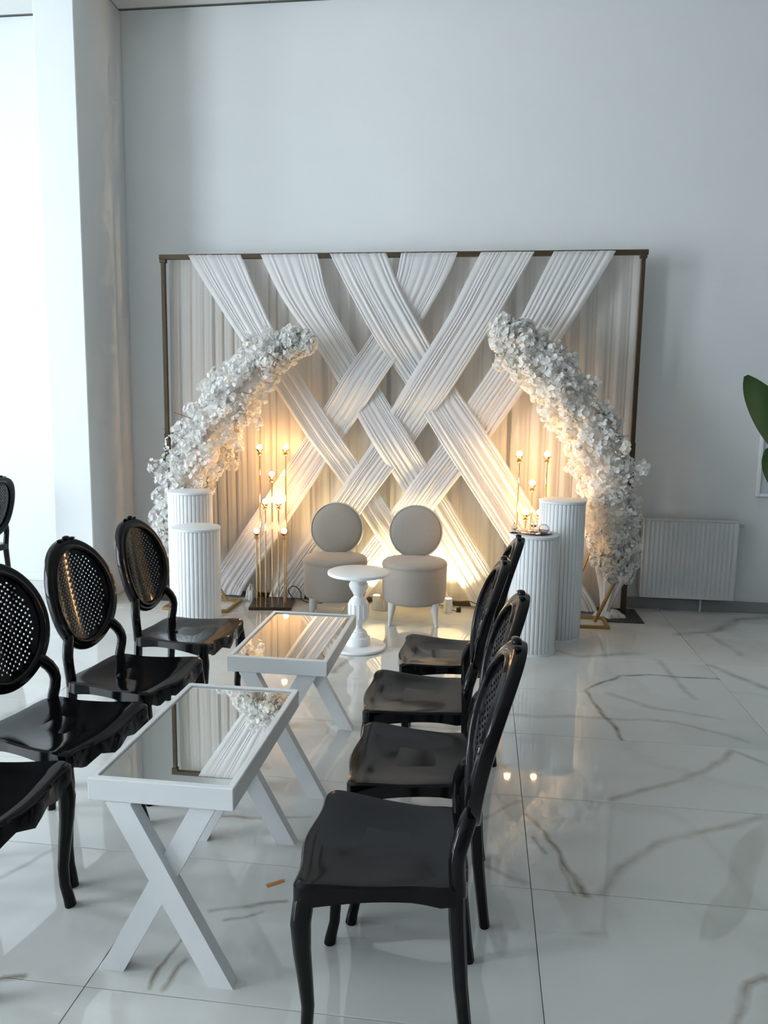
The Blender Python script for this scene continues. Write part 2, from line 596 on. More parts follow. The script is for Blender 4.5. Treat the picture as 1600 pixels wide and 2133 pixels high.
# ------------------------------------------------------------------ black oval-back chair
def chair_y(x, z):
    t = max(0.0, z - 0.50)
    return -0.186 - 0.238 * t * t / (t + 0.06) + 0.034 * (x / 0.2) ** 2


OC, OA, OB = 0.752, 0.200, 0.226      # oval centre height, half width, half height


def make_chair():
    root = empty('dining_chair')
    # seat -------------------------------------------------------
    def outline(u):            # u 0..1 round the seat, returns (x,y) : rear-left -> rear-right -> front-right -> front-left
        pts = [(-0.168, -0.176), (0.0, -0.182), (0.168, -0.176), (0.185, -0.06), (0.205, 0.06), (0.221, 0.165), (0.222, 0.196), (0.200, 0.214), (0.13, 0.214), (0.0, 0.232), (-0.13, 0.214), (-0.200, 0.214), (-0.222, 0.196), (-0.221, 0.165), (-0.205, 0.06), (-0.185, -0.06)]
        n = len(pts)
        t = (u % 1.0) * n
        i = int(t)
        f = t - i
        p0, p1, p2, p3 = [Vector(pts[(i + k) % n]) for k in (-1, 0, 1, 2)]
        return 0.5 * ((2 * p1) + (p2 - p0) * f + (2 * p0 - 5 * p1 + 4 * p2 - p3) * f * f + (3 * p1 - p0 - 3 * p2 + p3) * f ** 3)

    def ztop(x, y):
        ax = abs(x) / 0.22
        v = (y + 0.17) / 0.40
        z = 0.452 - 0.016 * math.sin(PI * min(max(v, 0), 1)) * (1 - ax ** 2)
        z += 0.010 * max(0, v - 0.55) * 2.2 * (ax ** 2)
        z -= 0.014 * max(0, (v - 0.80) / 0.2) ** 2
        return z

    def zlow(x, y):
        if y > 0.19:                     # scalloped front apron
            a = abs(x) / 0.2
            return 0.368 + 0.022 * math.sin(min(a, 1) * PI * 1.5) ** 2 + 0.012 * a
        if y < -0.15: return 0.405
        v = (y + 0.15) / 0.34
        return 0.398 + 0.014 * math.sin(PI * v)
    NU, rings = 64, [0.0, 0.3, 0.55, 0.75, 0.9, 0.97, 1.0]
    vs, fs = [], []
    c0 = Vector((0, 0.02))
    for s_ in rings[1:]:
        for k in range(NU):
            p = c0.lerp(outline(k / NU), s_)
            z = ztop(p.x, p.y)
            if s_ == 1.0: z -= 0.008
            if s_ == 0.97: z -= 0.001
            vs.append((p.x, p.y, z))
    nr = len(rings) - 1
    for r in range(nr - 1):
        for k in range(NU):
            k2 = (k + 1) % NU
            fs.append((r * NU + k, r * NU + k2, (r + 1) * NU + k2, (r + 1) * NU + k))
    fs.append(tuple(range(NU - 1, -1, -1))[::-1])
    top_last = (nr - 1) * NU
    for k in range(NU):                 # skirt lower loop
        p = outline(k / NU)
        vs.append((p.x, p.y, zlow(p.x, p.y)))
    for k in range(NU):
        k2 = (k + 1) % NU
        fs.append((top_last + k, top_last + k2, top_last + NU + k2, top_last + NU + k))
    lo = len(vs) - NU
    for k in range(NU):                 # inner return
        p = c0.lerp(outline(k / NU), 0.86)
        vs.append((p.x, p.y, zlow(p.x, p.y) + 0.004))
    for k in range(NU):
        p = c0.lerp(outline(k / NU), 0.82)
        vs.append((p.x, p.y, 0.425))
    for q in range(2):
        for k in range(NU):
            k2 = (k + 1) % NU
            a = lo + q * NU
            fs.append((a + k, a + k2, a + NU + k2, a + NU + k))
    fs.append(tuple(range(len(vs) - NU, len(vs)))[::-1])
    MB().add(vs, fs).build('seat', M_black, root, ang=38)
    # legs -------------------------------------------------------
    for sx in (-1, 1):
        MB().tube([(sx * 0.196, 0.186, 0.430), (sx * 0.200, 0.190, 0.400), (sx * 0.203, 0.196, 0.350), (sx * 0.201, 0.193, 0.28), (sx * 0.196, 0.186, 0.20), (sx * 0.191, 0.181, 0.13), (sx * 0.190, 0.184, 0.07), (sx * 0.193, 0.193, 0.03), (sx * 0.195, 0.198, 0.0)],
                  [0.022, 0.027, 0.027, 0.0235, 0.020, 0.0175, 0.0165, 0.0175, 0.019], 12, sq=(1, 0.92)).build('leg', M_black, root)
    for sx in (-1, 1):
        MB().tube([(sx * 0.158, -0.160, 0.44), (sx * 0.160, -0.163, 0.36), (sx * 0.164, -0.175, 0.20), (sx * 0.168, -0.192, 0.06), (sx * 0.170, -0.200, 0.0)],
                  [0.021, 0.021, 0.0185, 0.0165, 0.0165], 8, sq=(1.0, 0.95)).build('leg', M_black, root, ang=30)
    # posts: from the rear corners of the seat, out and up into the oval
    for sx in (-1, 1):
        pts = [(0.158, 0.425), (0.162, 0.455), (0.171, 0.490), (0.176, 0.520), (0.173, 0.546), (0.160, 0.572), (0.140, 0.596), (0.122, 0.612)]
        MB().tube([(sx * x, chair_y(x, z) + 0.002, z) for x, z in pts], [0.021, 0.021, 0.0205, 0.0205, 0.021, 0.022, 0.022, 0.016], 12, sq=(0.95, 1.0), up=(0, 1, 0)).build('back_post', M_black, root)
    # oval rim
    NS = 56
    prof = [(0.000, -0.003), (0.002, 0.004), (0.008, 0.008), (0.020, 0.009), (0.027, 0.012), (0.031, 0.019), (0.037, 0.021), (0.042, 0.018), (0.046, 0.010), (0.046, -0.006), (0.030, -0.018), (0.014, -0.025), (0.004, -0.025), (0.000, -0.015)]

    def rim(u, v):
        th = 2 * PI * u
        k = int(round(v * len(prof))) % len(prof)
        dr, dy = prof[k]
        x = (OA - dr) * math.cos(th)
        z = OC + (OB - dr) * math.sin(th)
        return (x, chair_y(x, z) + dy, z)
    rm = MB().grid(rim, NS, len(prof) + 1, closed_u=True).build('back_rim', M_black, root, ang=50)
    zt = OC + OB
    kb = MB()
    kb.ball((0, chair_y(0, zt) + 0.002, zt + 0.003), (0.020, 0.013, 0.010), 12, 8)
    kb.ball((-0.034, chair_y(0, zt) + 0.002, zt - 0.002), (0.020, 0.011, 0.006), 10, 6)
    kb.ball((0.034, chair_y(0, zt) + 0.002, zt - 0.002), (0.020, 0.011, 0.006), 10, 6)
    kb.build('crest', M_black, rm)
    # perforated oval panel
    p = 0.0118
    hr = 0.0048
    vs, fs, key = [], [], {}

    def vert(x, z, side):
        k = (round(x * 1e5), round(z * 1e5), side)
        if k not in key:
            key[k] = len(vs)
            r2 = (x / OA) ** 2 + ((z - OC) / OB) ** 2
            dish = 0.010 - 0.015 * (1 - r2)
            vs.append((x, chair_y(x, z) + dish + (0.0025 if side else -0.0025), z))
        return key[k]
    for i in range(-20, 21):
        for j in range(-24, 25):
            if (i + j) % 2: continue
            cx, cz = i * p, OC + j * p
            e = (cx / (OA - 0.040)) ** 2 + ((cz - OC) / (OB - 0.040)) ** 2
            if e > 1: continue
            hole = (cx / (OA - 0.064)) ** 2 + ((cz - OC) / (OB - 0.060)) ** 2 < 1
            cor = [(cx + p, cz), (cx, cz + p), (cx - p, cz), (cx, cz - p)]
            for side in (0, 1):
                ids = [vert(a, b, side) for a, b in cor]
                if not hole:
                    fs.append(tuple(ids if not side else ids[::-1]))
                    continue
                h = [vert(cx + hr * math.cos(q * PI / 4), cz + hr * math.sin(q * PI / 4), side) for q in range(8)]
                for q in range(4):
                    f = (ids[q], ids[(q + 1) % 4], h[(2 * q + 2) % 8], h[2 * q + 1], h[2 * q])
                    fs.append(f if not side else f[::-1])
            if hole:
                for q in range(8):
                    a0, a1 = q * PI / 4, (q + 1) * PI / 4
                    P0, P1 = (cx + hr * math.cos(a0), cz + hr * math.sin(a0)), (cx + hr * math.cos(a1), cz + hr * math.sin(a1))
                    fs.append((vert(*P0, 0), vert(*P1, 0), vert(*P1, 1), vert(*P0, 1)))
    MB().add(vs, fs).build('cane_panel', M_black, root, ang=35)
    return root


chair = make_chair()
CH = [  # seat-front x, centre y, yaw offset(deg), facing(+1: right / -1: left), label, group
    (-0.410, 1.788, 1, -1, 'black oval-back chair nearest the camera, its whole seat in view', 'black chairs in the right row'),
    (-0.375, 2.275, 2, -1, 'black oval-back chair second from the camera in the right row', 'black chairs in the right row'),
    (-0.412, 2.805, 2, -1, 'black oval-back chair third from the camera in the right row', 'black chairs in the right row'),
    (-0.335, 3.325, 2, -1, 'black oval-back chair farthest along the right row, by the round white table', 'black chairs in the right row'),
    (-1.180, 3.455, -6, 1, 'black oval-back chair farthest along the left row, before the ribbed columns', 'black chairs in the left row'),
    (-1.172, 2.850, -8, 1, 'black cane-back chair second farthest in the left row, whole oval in view', 'black chairs in the left row'),
    (-1.190, 2.340, -10, 1, 'black cane-back chair at left whose perforated oval is cut by the frame', 'black chairs in the left row'),
    (-1.195, 1.840, -3, 1, 'black chair at lower left showing only its seat corner and curved leg', 'black chairs in the left row'),
]
for n, (fx, cy, dyaw, face, lab, grp) in enumerate(CH):
    c = chair if n == 0 else copy_tree(chair)
    ry = 0.222
    # local +y = front
    ang = (-PI / 2 if face > 0 else PI / 2) + math.radians(dyaw)
    c.rotation_euler = (0, 0, ang)
    c.location = (fx - face * ry, cy, 0)
    tag(c, lab, 'chair', grp)
c = copy_tree(chair)
c.location = (-3.80, 5.25, 0)
c.rotation_euler = (0, 0, PI / 2 - math.radians(6))
tag(c, 'black oval-back chair standing alone by the bright white pier', 'chair', 'spare black chairs')

# ------------------------------------------------------------------ mirrored tables
def mirror_table(loc, w, l, label):
    t = thing('coffee_table', label, 'table', loc, 0, 'mirrored coffee tables')
    H, A, T = 0.56, 0.062, 0.020
    x, y = w / 2, l / 2
    for (a, b_, c_, d_) in ((-x, x, -y, -y + T), (-x, x, y - T, y)):
        MB().box(a, b_, c_, d_, H - A, H, 0.0025).build('frame_rail', M_white, t, smooth=False)
    for (a, b_, c_, d_) in ((-x, -x + T, -y + T, y - T), (x - T, x, -y + T, y - T)):
        MB().box(a, b_, c_, d_, H - A, H, 0.0025).build('frame_rail', M_white, t, smooth=False)
    MB().box(-x + T, x - T, -y + T, y - T, H - 0.020, H - 0.006).build('mirror_top', M_mirror, t, smooth=False)
    MB().box(-x + T, x - T, -y + T, y - T, H - 0.034, H - 0.0205).build('tabletop_board', M_white, t, smooth=False)
    h = H - A
    bw = 0.068                                   # bar width
    for sy in (-1, 1):
        for sx in (-1, 1):
            # bar from (sx*xb, 0) to (-sx*xt, h)
            xb, xt = x - 0.040, x - 0.085
            yo = sy * (y - 0.024) + (0.0205 if sx * sy > 0 else -0.0205) * 0.5
            vs = []
            for yy in (yo - 0.020, yo + 0.020):
                for (px, pz) in ((sx * xb - bw / 2, 0), (sx * xb + bw / 2, 0), (-sx * xt + bw / 2, h), (-sx * xt - bw / 2, h)):
                    vs.append((px, yy, pz))
            m_ = MB().add(vs, [(0, 1, 2, 3), (7, 6, 5, 4), (0, 4, 5, 1), (1, 5, 6, 2), (2, 6, 7, 3), (3, 7, 4, 0)])
            m_.build('leg', M_white, t, smooth=False)
    return t


mirror_table((-0.798, 2.122, 0), 0.395, 0.705, 'white mirrored coffee table with crossed legs nearest the camera')
mirror_table((-0.762, 3.115, 0), 0.400, 0.680, 'white mirrored coffee table with crossed legs nearer the round pedestal table')

# ------------------------------------------------------------------ turned pedestal table
t = thing('pedestal_table', 'round white side table on a turned baluster stem', 'table', (-0.748, 4.68, 0))
MB().lathe([(0.17, 0.0), (0.178, 0.004), (0.180, 0.014), (0.176, 0.020), (0.10, 0.024)], 48).build('base', M_white, t, ang=35)
MB().lathe([(0.078, 0.020), (0.080, 0.05), (0.076, 0.072), (0.060, 0.080), (0.058, 0.095), (0.052, 0.110), (0.038, 0.116), (0.036, 0.124), (0.026, 0.130), (0.024, 0.150),
            (0.030, 0.160), (0.055, 0.185), (0.064, 0.205), (0.064, 0.290), (0.060, 0.305), (0.045, 0.325), (0.032, 0.335), (0.030, 0.345), (0.040, 0.365), (0.052, 0.385), (0.060, 0.400), (0.061, 0.418), (0.052, 0.430), (0.055, 0.440), (0.060, 0.468), (0.060, 0.480)], 32).build('stem', M_white, t, ang=35)
MB().lathe([(0.05, 0.478), (0.190, 0.478), (0.196, 0.482), (0.198, 0.490), (0.196, 0.498), (0.190, 0.501), (0.05, 0.501)], 56).build('tabletop', M_white, t, ang=35)
flute = MB().tube([(0, 0, 0.0), (0, 0, 0.004), (0, 0, 0.086), (0, 0, 0.090)], [0.002, 0.0045, 0.0045, 0.002], 6).mesh('flute', M_white)
for k in range(14):
    a = 2 * PI * k / 14
    inst('flute', flute, t, (0.0635 * math.cos(a), 0.0635 * math.sin(a), 0.202))

# ------------------------------------------------------------------ round-back upholstered chairs
def tub_chair(loc, rz, label):
    t = thing('upholstered_chair', label, 'chair', loc, rz, 'greige round-back chairs')
    # local: front = -y
    MB().lathe([(0.205, 0.150), (0.218, 0.156), (0.226, 0.18), (0.230, 0.25), (0.232, 0.34), (0.232, 0.408), (0.226, 0.414)], 48).build('drum', M_velvet, t, ang=50)
    MB().lathe([(0.226, 0.414), (0.234, 0.420), (0.232, 0.434), (0.216, 0.447), (0.17, 0.456), (0.09, 0.461), (0.01, 0.462)], 48).build('seat_cushion', M_velvet, t, ang=60)
    ring = MB()
    ring.grid(lambda u, v: ((0.231 + 0.0045 * math.cos(2 * PI * v)) * math.cos(2 * PI * u), (0.231 + 0.0045 * math.cos(2 * PI * v)) * math.sin(2 * PI * u), 0.414 + 0.0045 * math.sin(2 * PI * v)), 48, 7, closed_u=True)
    ring.build('seat_piping', M_velvet, t)
    # round back: thick disc leaning back a little
    R_, th = 0.192, 0.032
    Mx = Matrix.Translation((0, 0.150, 0.628)) @ Matrix.Rotation(math.radians(-8), 4, 'X') @ Matrix.Rotation(PI / 2, 4, 'X')
    bk = MB().lathe([(0.02, -th - 0.010), (0.10, -th - 0.008), (0.17, -th), (R_ - 0.004, -th + 0.014), (R_, -0.01), (R_, 0.01), (R_ - 0.004, th - 0.014), (0.17, th), (0.10, th + 0.008), (0.02, th + 0.010)], 48, M=Mx).build('backrest', M_velvet, t, ang=60)
    for zz in (-th + 0.012, th - 0.012):
        pp = MB()
        pp.grid(lambda u, v: ((R_ + 0.005 * math.cos(2 * PI * v)) * math.cos(2 * PI * u), (R_ + 0.005 * math.cos(2 * PI * v)) * math.sin(2 * PI * u), zz + 0.005 * math.sin(2 * PI * v)), 48, 7, closed_u=True, M=Mx)
        pp.build('back_piping', M_piping, bk)
    for sx in (-1, 1):
        for sy in (-1, 1):
            MB().tube([(sx * 0.148, sy * 0.148, 0.165), (sx * 0.152, sy * 0.152, 0.12), (sx * 0.160, sy * 0.160, 0.05), (sx * 0.166, sy * 0.166, 0.0)], [0.030, 0.026, 0.016, 0.012], 12).build('leg', M_legw, t)
    return t


tub_chair((-1.035, 5.395, 0), math.radians(7), 'greige upholstered chair with round back, beside the tall bulb lamp')
tub_chair((-0.452, 5.375, 0), math.radians(3), 'greige upholstered chair with round back, beside the floor uplight')

# ------------------------------------------------------------------ ribbed pedestals
def pedestal(loc, r, h, label, n=36, rot=0.0):
    t = thing('ribbed_column', label, 'pedestal', loc, rot, 'white ribbed display columns')
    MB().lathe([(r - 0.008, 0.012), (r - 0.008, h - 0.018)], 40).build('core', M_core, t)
    MB().lathe([(r - 0.004, h - 0.018), (r + 0.003, h - 0.016), (r + 0.004, h - 0.003), (r, h), (0.02, h)], 56).build('top', M_mdf, t, ang=40)
    MB().lathe([(r - 0.02, 0.0), (r + 0.002, 0.0), (r + 0.003, 0.012), (r - 0.002, 0.014)], 56).build('base_ring', M_mdf, t, ang=40)
    wd = 2 * PI * r / n * 0.92
    me = MB().box(-0.004, 0.004, -wd / 2, wd / 2, 0.0135, h - 0.0175, 0.0022).mesh('slat', M_mdf, ang=60)
    for k in range(n):
        a = 2 * PI * k / n
        inst('slat', me, t, ((r - 0.0045) * math.cos(a), (r - 0.0045) * math.sin(a), 0), (0, 0, a))
    return t


pedestal((0.347, 4.825, 0), 0.152, 0.757, 'short white ribbed column with glassware on top, before the taller one')
pedestal((0.545, 5.160, 0), 0.152, 0.937, 'tall white ribbed column beside the flower arch with gold feet')
pedestal((-1.800, 4.640, 0), 0.152, 0.757, 'short white ribbed column behind the last chair of the left row')
pedestal((-2.000, 5.060, 0), 0.152, 0.937, 'tall white ribbed column under the left flower arch')

# glassware on the short right-hand column
PT = (0.347, 4.825, 0.757)
pl = MB().lathe([(0.03, 0.0), (0.075, 0.0), (0.108, 0.010), (0.112, 0.013), (0.108, 0.014), (0.074, 0.005), (0.03, 0.005)], 40).build('glass_plate', M_glass, None, loc=PT)
tag(pl, 'shallow clear glass plate on the short ribbed column', 'plate')
g = thing('candle_holder', 'small clear glass candle holder at the outer rim of the column top', 'candle holder', (PT[0] - 0.128, PT[1] - 0.012, PT[2]))
MB().lathe([(0.026, 0.0), (0.028, 0.003), (0.012, 0.010), (0.010, 0.018), (0.018, 0.026), (0.020, 0.040), (0.016, 0.041), (0.013, 0.030), (0.004, 0.024)], 20).build('cup', M_glass, g)
MB().lathe([(0.004, 0.041), (0.009, 0.048), (0.006, 0.060), (0.001, 0.066)], 12).build('finial', M_glass, g)
g = thing('glass_goblet', 'footed clear glass cup on the plate before the lamp rods', 'glass', (PT[0] - 0.005, PT[1] + 0.040, PT[2] + 0.006))
MB().lathe([(0.022, 0.0), (0.022, 0.002), (0.005, 0.006), (0.004, 0.022), (0.010, 0.028), (0.021, 0.040), (0.023, 0.062), (0.021, 0.062), (0.019, 0.042), (0.006, 0.031)], 20).build('cup', M_glass, g)
g = thing('glass_bowl', 'round clear glass globe on the plate before the tall ribbed column', 'bowl', (PT[0] + 0.056, PT[1] + 0.0, PT[2] + 0.006))
MB().lathe([(0.018, 0.0), (0.026, 0.005), (0.033, 0.018), (0.033, 0.032), (0.026, 0.046), (0.018, 0.051), (0.016, 0.049), (0.023, 0.043), (0.030, 0.031), (0.030, 0.019), (0.023, 0.008)], 24).build('globe', M_glass, g)

# ------------------------------------------------------------------ bulb lamps
RODS = [(-0.100, 0.085, 1.175), (0.098, 0.095, 1.175), (-0.004, 0.060, 0.972), (-0.048, 0.000, 0.768), (0.050, 0.010, 0.768), (-0.108, -0.060, 0.552), (0.098, -0.050, 0.552)]


def bulb_lamp(loc, rz, label):
    t = thing('bulb_lamp', label, 'lamp', loc, rz, 'brass bulb lamps')
    MB().box(-0.160, 0.160, -0.155, 0.155, 0.0, 0.024, 0.003).build('base', M_walnut, t, smooth=False)
    for (x, y, z) in RODS:
        r = MB().tube([(x, y, 0.022), (x, y, z)], 0.0062, 10).build('rod', M_brass, t)
        MB().lathe([(0.008, z - 0.026), (0.016, z - 0.018), (0.018, z - 0.008), (0.012, z - 0.001), (0.014, z + 0.006), (0.021, z + 0.013), (0.029, z + 0.022), (0.030, z + 0.024), (0.012, z + 0.022)], 16, M=Matrix.Translation((x, y, 0))).build('socket', M_brass, r)
        MB().ball((x, y, z + 0.040), 0.0205, 10, 6).build('bulb', M_bulb, r)
    return t


bulb_lamp((-1.570, 5.600, 0), math.radians(9), 'brass lamp with seven bare glowing bulbs on thin rods, beside a greige chair')
bulb_lamp((0.372, 5.455, 0), math.radians(3), 'brass lamp with bare glowing bulbs partly hidden by the ribbed columns')

# ------------------------------------------------------------------ backdrop frame
FX0, FX1, FY, FZ = -2.47, 1.095, 5.800, 2.662
fr = thing('backdrop_frame', 'dark bronze metal frame carrying the draped backdrop', 'backdrop frame', ((FX0 + FX1) / 2, FY, 0))
ox = (FX0 + FX1) / 2
def FB(name, x0, x1, y0, y1, z0, z1, m_=M_bronze, c_=0.002, par=None):
    return MB().box(x0 - ox, x1 - ox, y0 - FY, y1 - FY, z0, z1, c_).build(name, m_, par or fr, smooth=False)
FB('top_bar', FX0 - 0.028, FX1 + 0.032, FY - 0.016, FY + 0.016, FZ - 0.036, FZ)
for sx, X in ((-1, FX0), (1, FX1)):
    FB('post', X - 0.015, X + 0.015, FY - 0.015, FY + 0.015, 1.30, FZ - 0.036)
    FB('post', X - 0.019, X + 0.019, FY - 0.019, FY + 0.019, 0.012, 1.30)
    FB('corner_plate', X - 0.024, X + 0.024, FY - 0.020, FY + 0.020, FZ - 0.060, FZ - 0.036)
    FB('clamp', X - 0.034, X - 0.015, FY - 0.016, FY + 0.016, 1.06, 1.10)
FB('clamp', FX1 - 0.075, FX1 - 0.040, FY - 0.014, FY + 0.014, 0.86, 0.90)
FB('clamp', FX1 - 0.040, FX1 - 0.015, FY - 0.008, FY + 0.008, 0.872, 0.888)
FB('base_plate', FX1 - 0.18, FX1 + 0.115, FY - 0.225, FY + 0.16, 0.0, 0.010, M_plate)
FB('base_plate', FX0 - 0.14, FX0 + 0.18, FY - 0.225, FY + 0.16, 0.0, 0.010, M_plate)
FB('floor_bar', FX0 + 0.02, FX1 - 0.02, FY - 0.010, FY + 0.018, 0.012, 0.048)

# ------------------------------------------------------------------ sheer curtains behind the woven strips
def curtain(x0, x1, seed, label, npl=8, amp=0.013, ztop=FZ + 0.004):
    rnd = random.Random(seed)
    ph = [rnd.uniform(0, 6.28) for _ in range(6)]
    wv = [rnd.uniform(-0.4, 0.4) for _ in range(npl + 2)]
    H = ztop - 0.008

    def fn(u, v):
        z = ztop - v * H
        a = 2 * PI * npl * u + 0.9 * math.sin(2 * PI * u * 1.7 + ph[0]) + 0.5 * math.sin(v * 2.5 + ph[1] + 5 * u)
        k = int(u * npl) % npl
        A = amp * (0.65 + wv[k] * 0.8) * (0.55 + 0.45 * min(1, v * 5))
        s = math.sin(a)
        y = FY + 0.075 + A * (s + 0.35 * math.sin(2 * a + ph[2]) + 0.25 * math.sin(3.7 * a + ph[3]))
        x = x0 + (x1 - x0) * u + 0.010 * math.cos(a) * (0.4 + 0.6 * v) + 0.01 * math.sin(3 * v + ph[4])
        return (x, y, z)
    o = MB().grid(fn, npl * 14 + 1, 26).build('sheer_curtain', M_sheer, None, ang=None)
    return tag(o, label, 'curtain', 'sheer curtains of the backdrop')


curtain(FX0 + 0.010, -1.60, 1, 'ivory sheer curtain hanging at the pier end of the backdrop', 10)
curtain(-1.62, -0.74, 2, 'ivory sheer curtain hanging behind the tall seven-bulb lamp', 7)
curtain(-0.70, 0.185, 3, 'ivory sheer curtain hanging behind the two greige chairs', 8, 0.011)
curtain(0.205, FX1 - 0.004, 4, 'ivory sheer curtain hanging at the radiator end of the backdrop', 8, 0.011)

# ------------------------------------------------------------------ woven chiffon strips
# top centre x, lower x at z=0.05, width top, width low
PATHS = {   # centre x, z, width down each strip
    'L1': [(-2.064, 2.665, 0.42), (-1.738, 2.089, 0.303), (-1.415, 1.622, 0.257), (-1.191, 1.292, 0.268), (-1.06, 1.12, 0.253), (-0.777, 0.715, 0.245), (-0.278, 0.02, 0.245)],
    'L2': [(-1.483, 2.665, 0.446), (-1.345, 2.313, 0.348), (-1.091, 1.935, 0.285), (-0.784, 1.451, 0.306), (-0.66, 1.259, 0.32), (-0.417, 0.88, 0.313), (0.136, 0.02, 0.313)],
    'L3': [(-0.96, 2.665, 0.428), (-0.832, 2.398, 0.386), (-0.616, 2.028, 0.389), (-0.395, 1.694, 0.356), (-0.162, 1.355, 0.391), (0.069, 1.006, 0.39), (0.734, 0.02, 0.39)],
    'R1': [(-0.423, 2.665, 0.425), (-0.482, 2.44, 0.355), (-0.667, 2.087, 0.314), (-0.846, 1.828, 0.312), (-1.044, 1.519, 0.302), (-1.191, 1.3, 0.298), (-1.515, 0.811, 0.305), (-2.041, 0.02, 0.305)],
    'R2': [(0.147, 2.665, 0.387), (-0.085, 2.208, 0.354), (-0.399, 1.694, 0.363), (-0.506, 1.527, 0.338), (-0.678, 1.248, 0.314), (-0.994, 0.801, 0.284), (-1.519, 0.02, 0.284)],
    'R3': [(0.69, 2.665, 0.437), (0.431, 2.157, 0.387), (0.157, 1.721, 0.344), (0.06, 1.581, 0.357), (-0.101, 1.314, 0.326), (-0.322, 1.018, 0.318), (-0.595, 0.636, 0.31), (-1.044, 0.02, 0.31)],
}
STR = {
    'L1': 'white pleated strip from the left top corner running down to the right',
    'L2': 'white pleated strip from left of centre running down behind the right greige chair',
    'L3': 'white pleated strip from top centre running down to the short glassware column',
    'R1': 'white pleated strip from top centre running down behind the seven-bulb lamp',
    'R2': 'white pleated strip from right of centre running down behind the left greige chair',
    'R3': 'white pleated strip from the right top corner passing under the right flower arch',
}
ZT = FZ + 0.003


def strip_at(k, z):
    P = PATHS[k]
    z = min(max(z, P[-1][1]), P[0][1])
    for a, b_ in zip(P[:-1], P[1:]):
        if z >= b_[1]:
            f = (a[1] - z) / (a[1] - b_[1])
            return a[0] + (b_[0] - a[0]) * f, a[2] + (b_[2] - a[2]) * f
    return P[-1][0], P[-1][2]


CROSS = {k: [] for k in STR}
for li, lk in enumerate(('L1', 'L2', 'L3')):
    for ri, rk in enumerate(('R1', 'R2', 'R3')):
        lo, hi = 0.0, ZT
        for _ in range(40):
            z = (lo + hi) / 2
            if strip_at(lk, z)[0] > strip_at(rk, z)[0]: lo = z
            else: hi = z
        lover = (li + ri) % 2 == 0
        CROSS[lk].append((z, -1 if lover else 1))
        CROSS[rk].append((z, 1 if lover else -1))


def make_strip(k, seed):
    label = STR[k]
    rnd = random.Random(seed)
    cr = sorted(CROSS[k], reverse=True)

    def off(z):
        if z >= cr[0][0]:
            f = (ZT - z) / max(0.01, ZT - cr[0][0])
            return cr[0][1] * f * f * (3 - 2 * f)
        for (za, sa), (zb, sb) in zip(cr[:-1], cr[1:]):
            if z >= zb:
                f = (za - z) / (za - zb)
                f = f * f * (3 - 2 * f)
                return sa + (sb - sa) * f
        return cr[-1][1] * max(0.0, 1 - (cr[-1][0] - z) / 0.4)
    # pleat knots across the width: uneven widths and heights, constant along the strip
    n = 11
    pos = [0.0]
    for _ in range(n): pos.append(pos[-1] + rnd.choice((0.45, 0.7, 1.0, 1.7)) * rnd.uniform(0.85, 1.15))
    pos = [p / pos[-1] for p in pos]
    hgt = [rnd.uniform(0.5, 1.25) for _ in range(n)]
    drift = [rnd.uniform(-0.012, 0.012) for _ in range(n + 1)]
    lean = [rnd.uniform(0.35, 0.75) for _ in range(n)]
    us, prof = [], []
    SUB = 8
    for i in range(n):
        for q in range(SUB):
            us.append((i, q / SUB))
    us.append((n - 1, 1.0))
    rows = []
    z0 = ZT
    path = [(FY + 0.026, FZ - 0.13, 0.0), (FY + 0.024, FZ - 0.01, 0.0), (FY, ZT + 0.002, 0.0), (FY - 0.024, FZ - 0.008, 0.0)]
    NL = 72
    for i in range(1, NL + 1):
        z = (FZ - 0.008) + (0.03 - (FZ - 0.008)) * i / NL
        f = min(1, i / 6)
        path.append((FY - 0.024 - 0.040 * f + 0.024 * off(z) * f, z, min(1, i / 10)))
    vs, fs = [], []
    for (y, z, f) in path:
        zz = min(z, ZT)
        # average over a short span so the kinks of the measured path are smoothed
        q5 = [strip_at(k, min(ZT, zz + d)) for d in (-0.10, -0.05, 0.0, 0.05, 0.10)]
        cx = sum(q[0] for q in q5) / 5 if zz < FZ - 0.12 else strip_at(k, zz)[0]
        wd = sum(q[1] for q in q5) / 5
        t_ = (ZT - zz) / ZT
        for (i, q) in us:
            pa = pos[i] + drift[i] * math.sin(2.2 * t_ + i) * (0 < i)
            pb = pos[i + 1] + drift[i + 1] * math.sin(2.2 * t_ + i + 1) * (0 < i + 1 < n)
            u = pa + (pb - pa) * q
            wl = (pb - pa) * wd
            # asymmetric rounded pleat
            l = lean[i]
            s = (q / l) if q < l else (1 - q) / (1 - l)
            hh = math.sin(s * PI / 2) ** 1.2
            amp = min(0.012, 0.42 * wl) * hgt[i] * (0.35 + 0.65 * f)
            vs.append((cx + (u - 0.5) * wd, y - amp * hh + 0.008, z))
    nu = len(us)
    for j in range(len(path) - 1):
        for i in range(nu - 1):
            fs.append((j * nu + i, j * nu + i + 1, (j + 1) * nu + i + 1, (j + 1) * nu + i))
    o = MB().add(vs, fs).build('chiffon_strip', M_strip, None, ang=None)
    return tag(o, label, 'fabric strip', 'woven chiffon strips')


for n, k in enumerate(STR):
    make_strip(k, 40 + n)

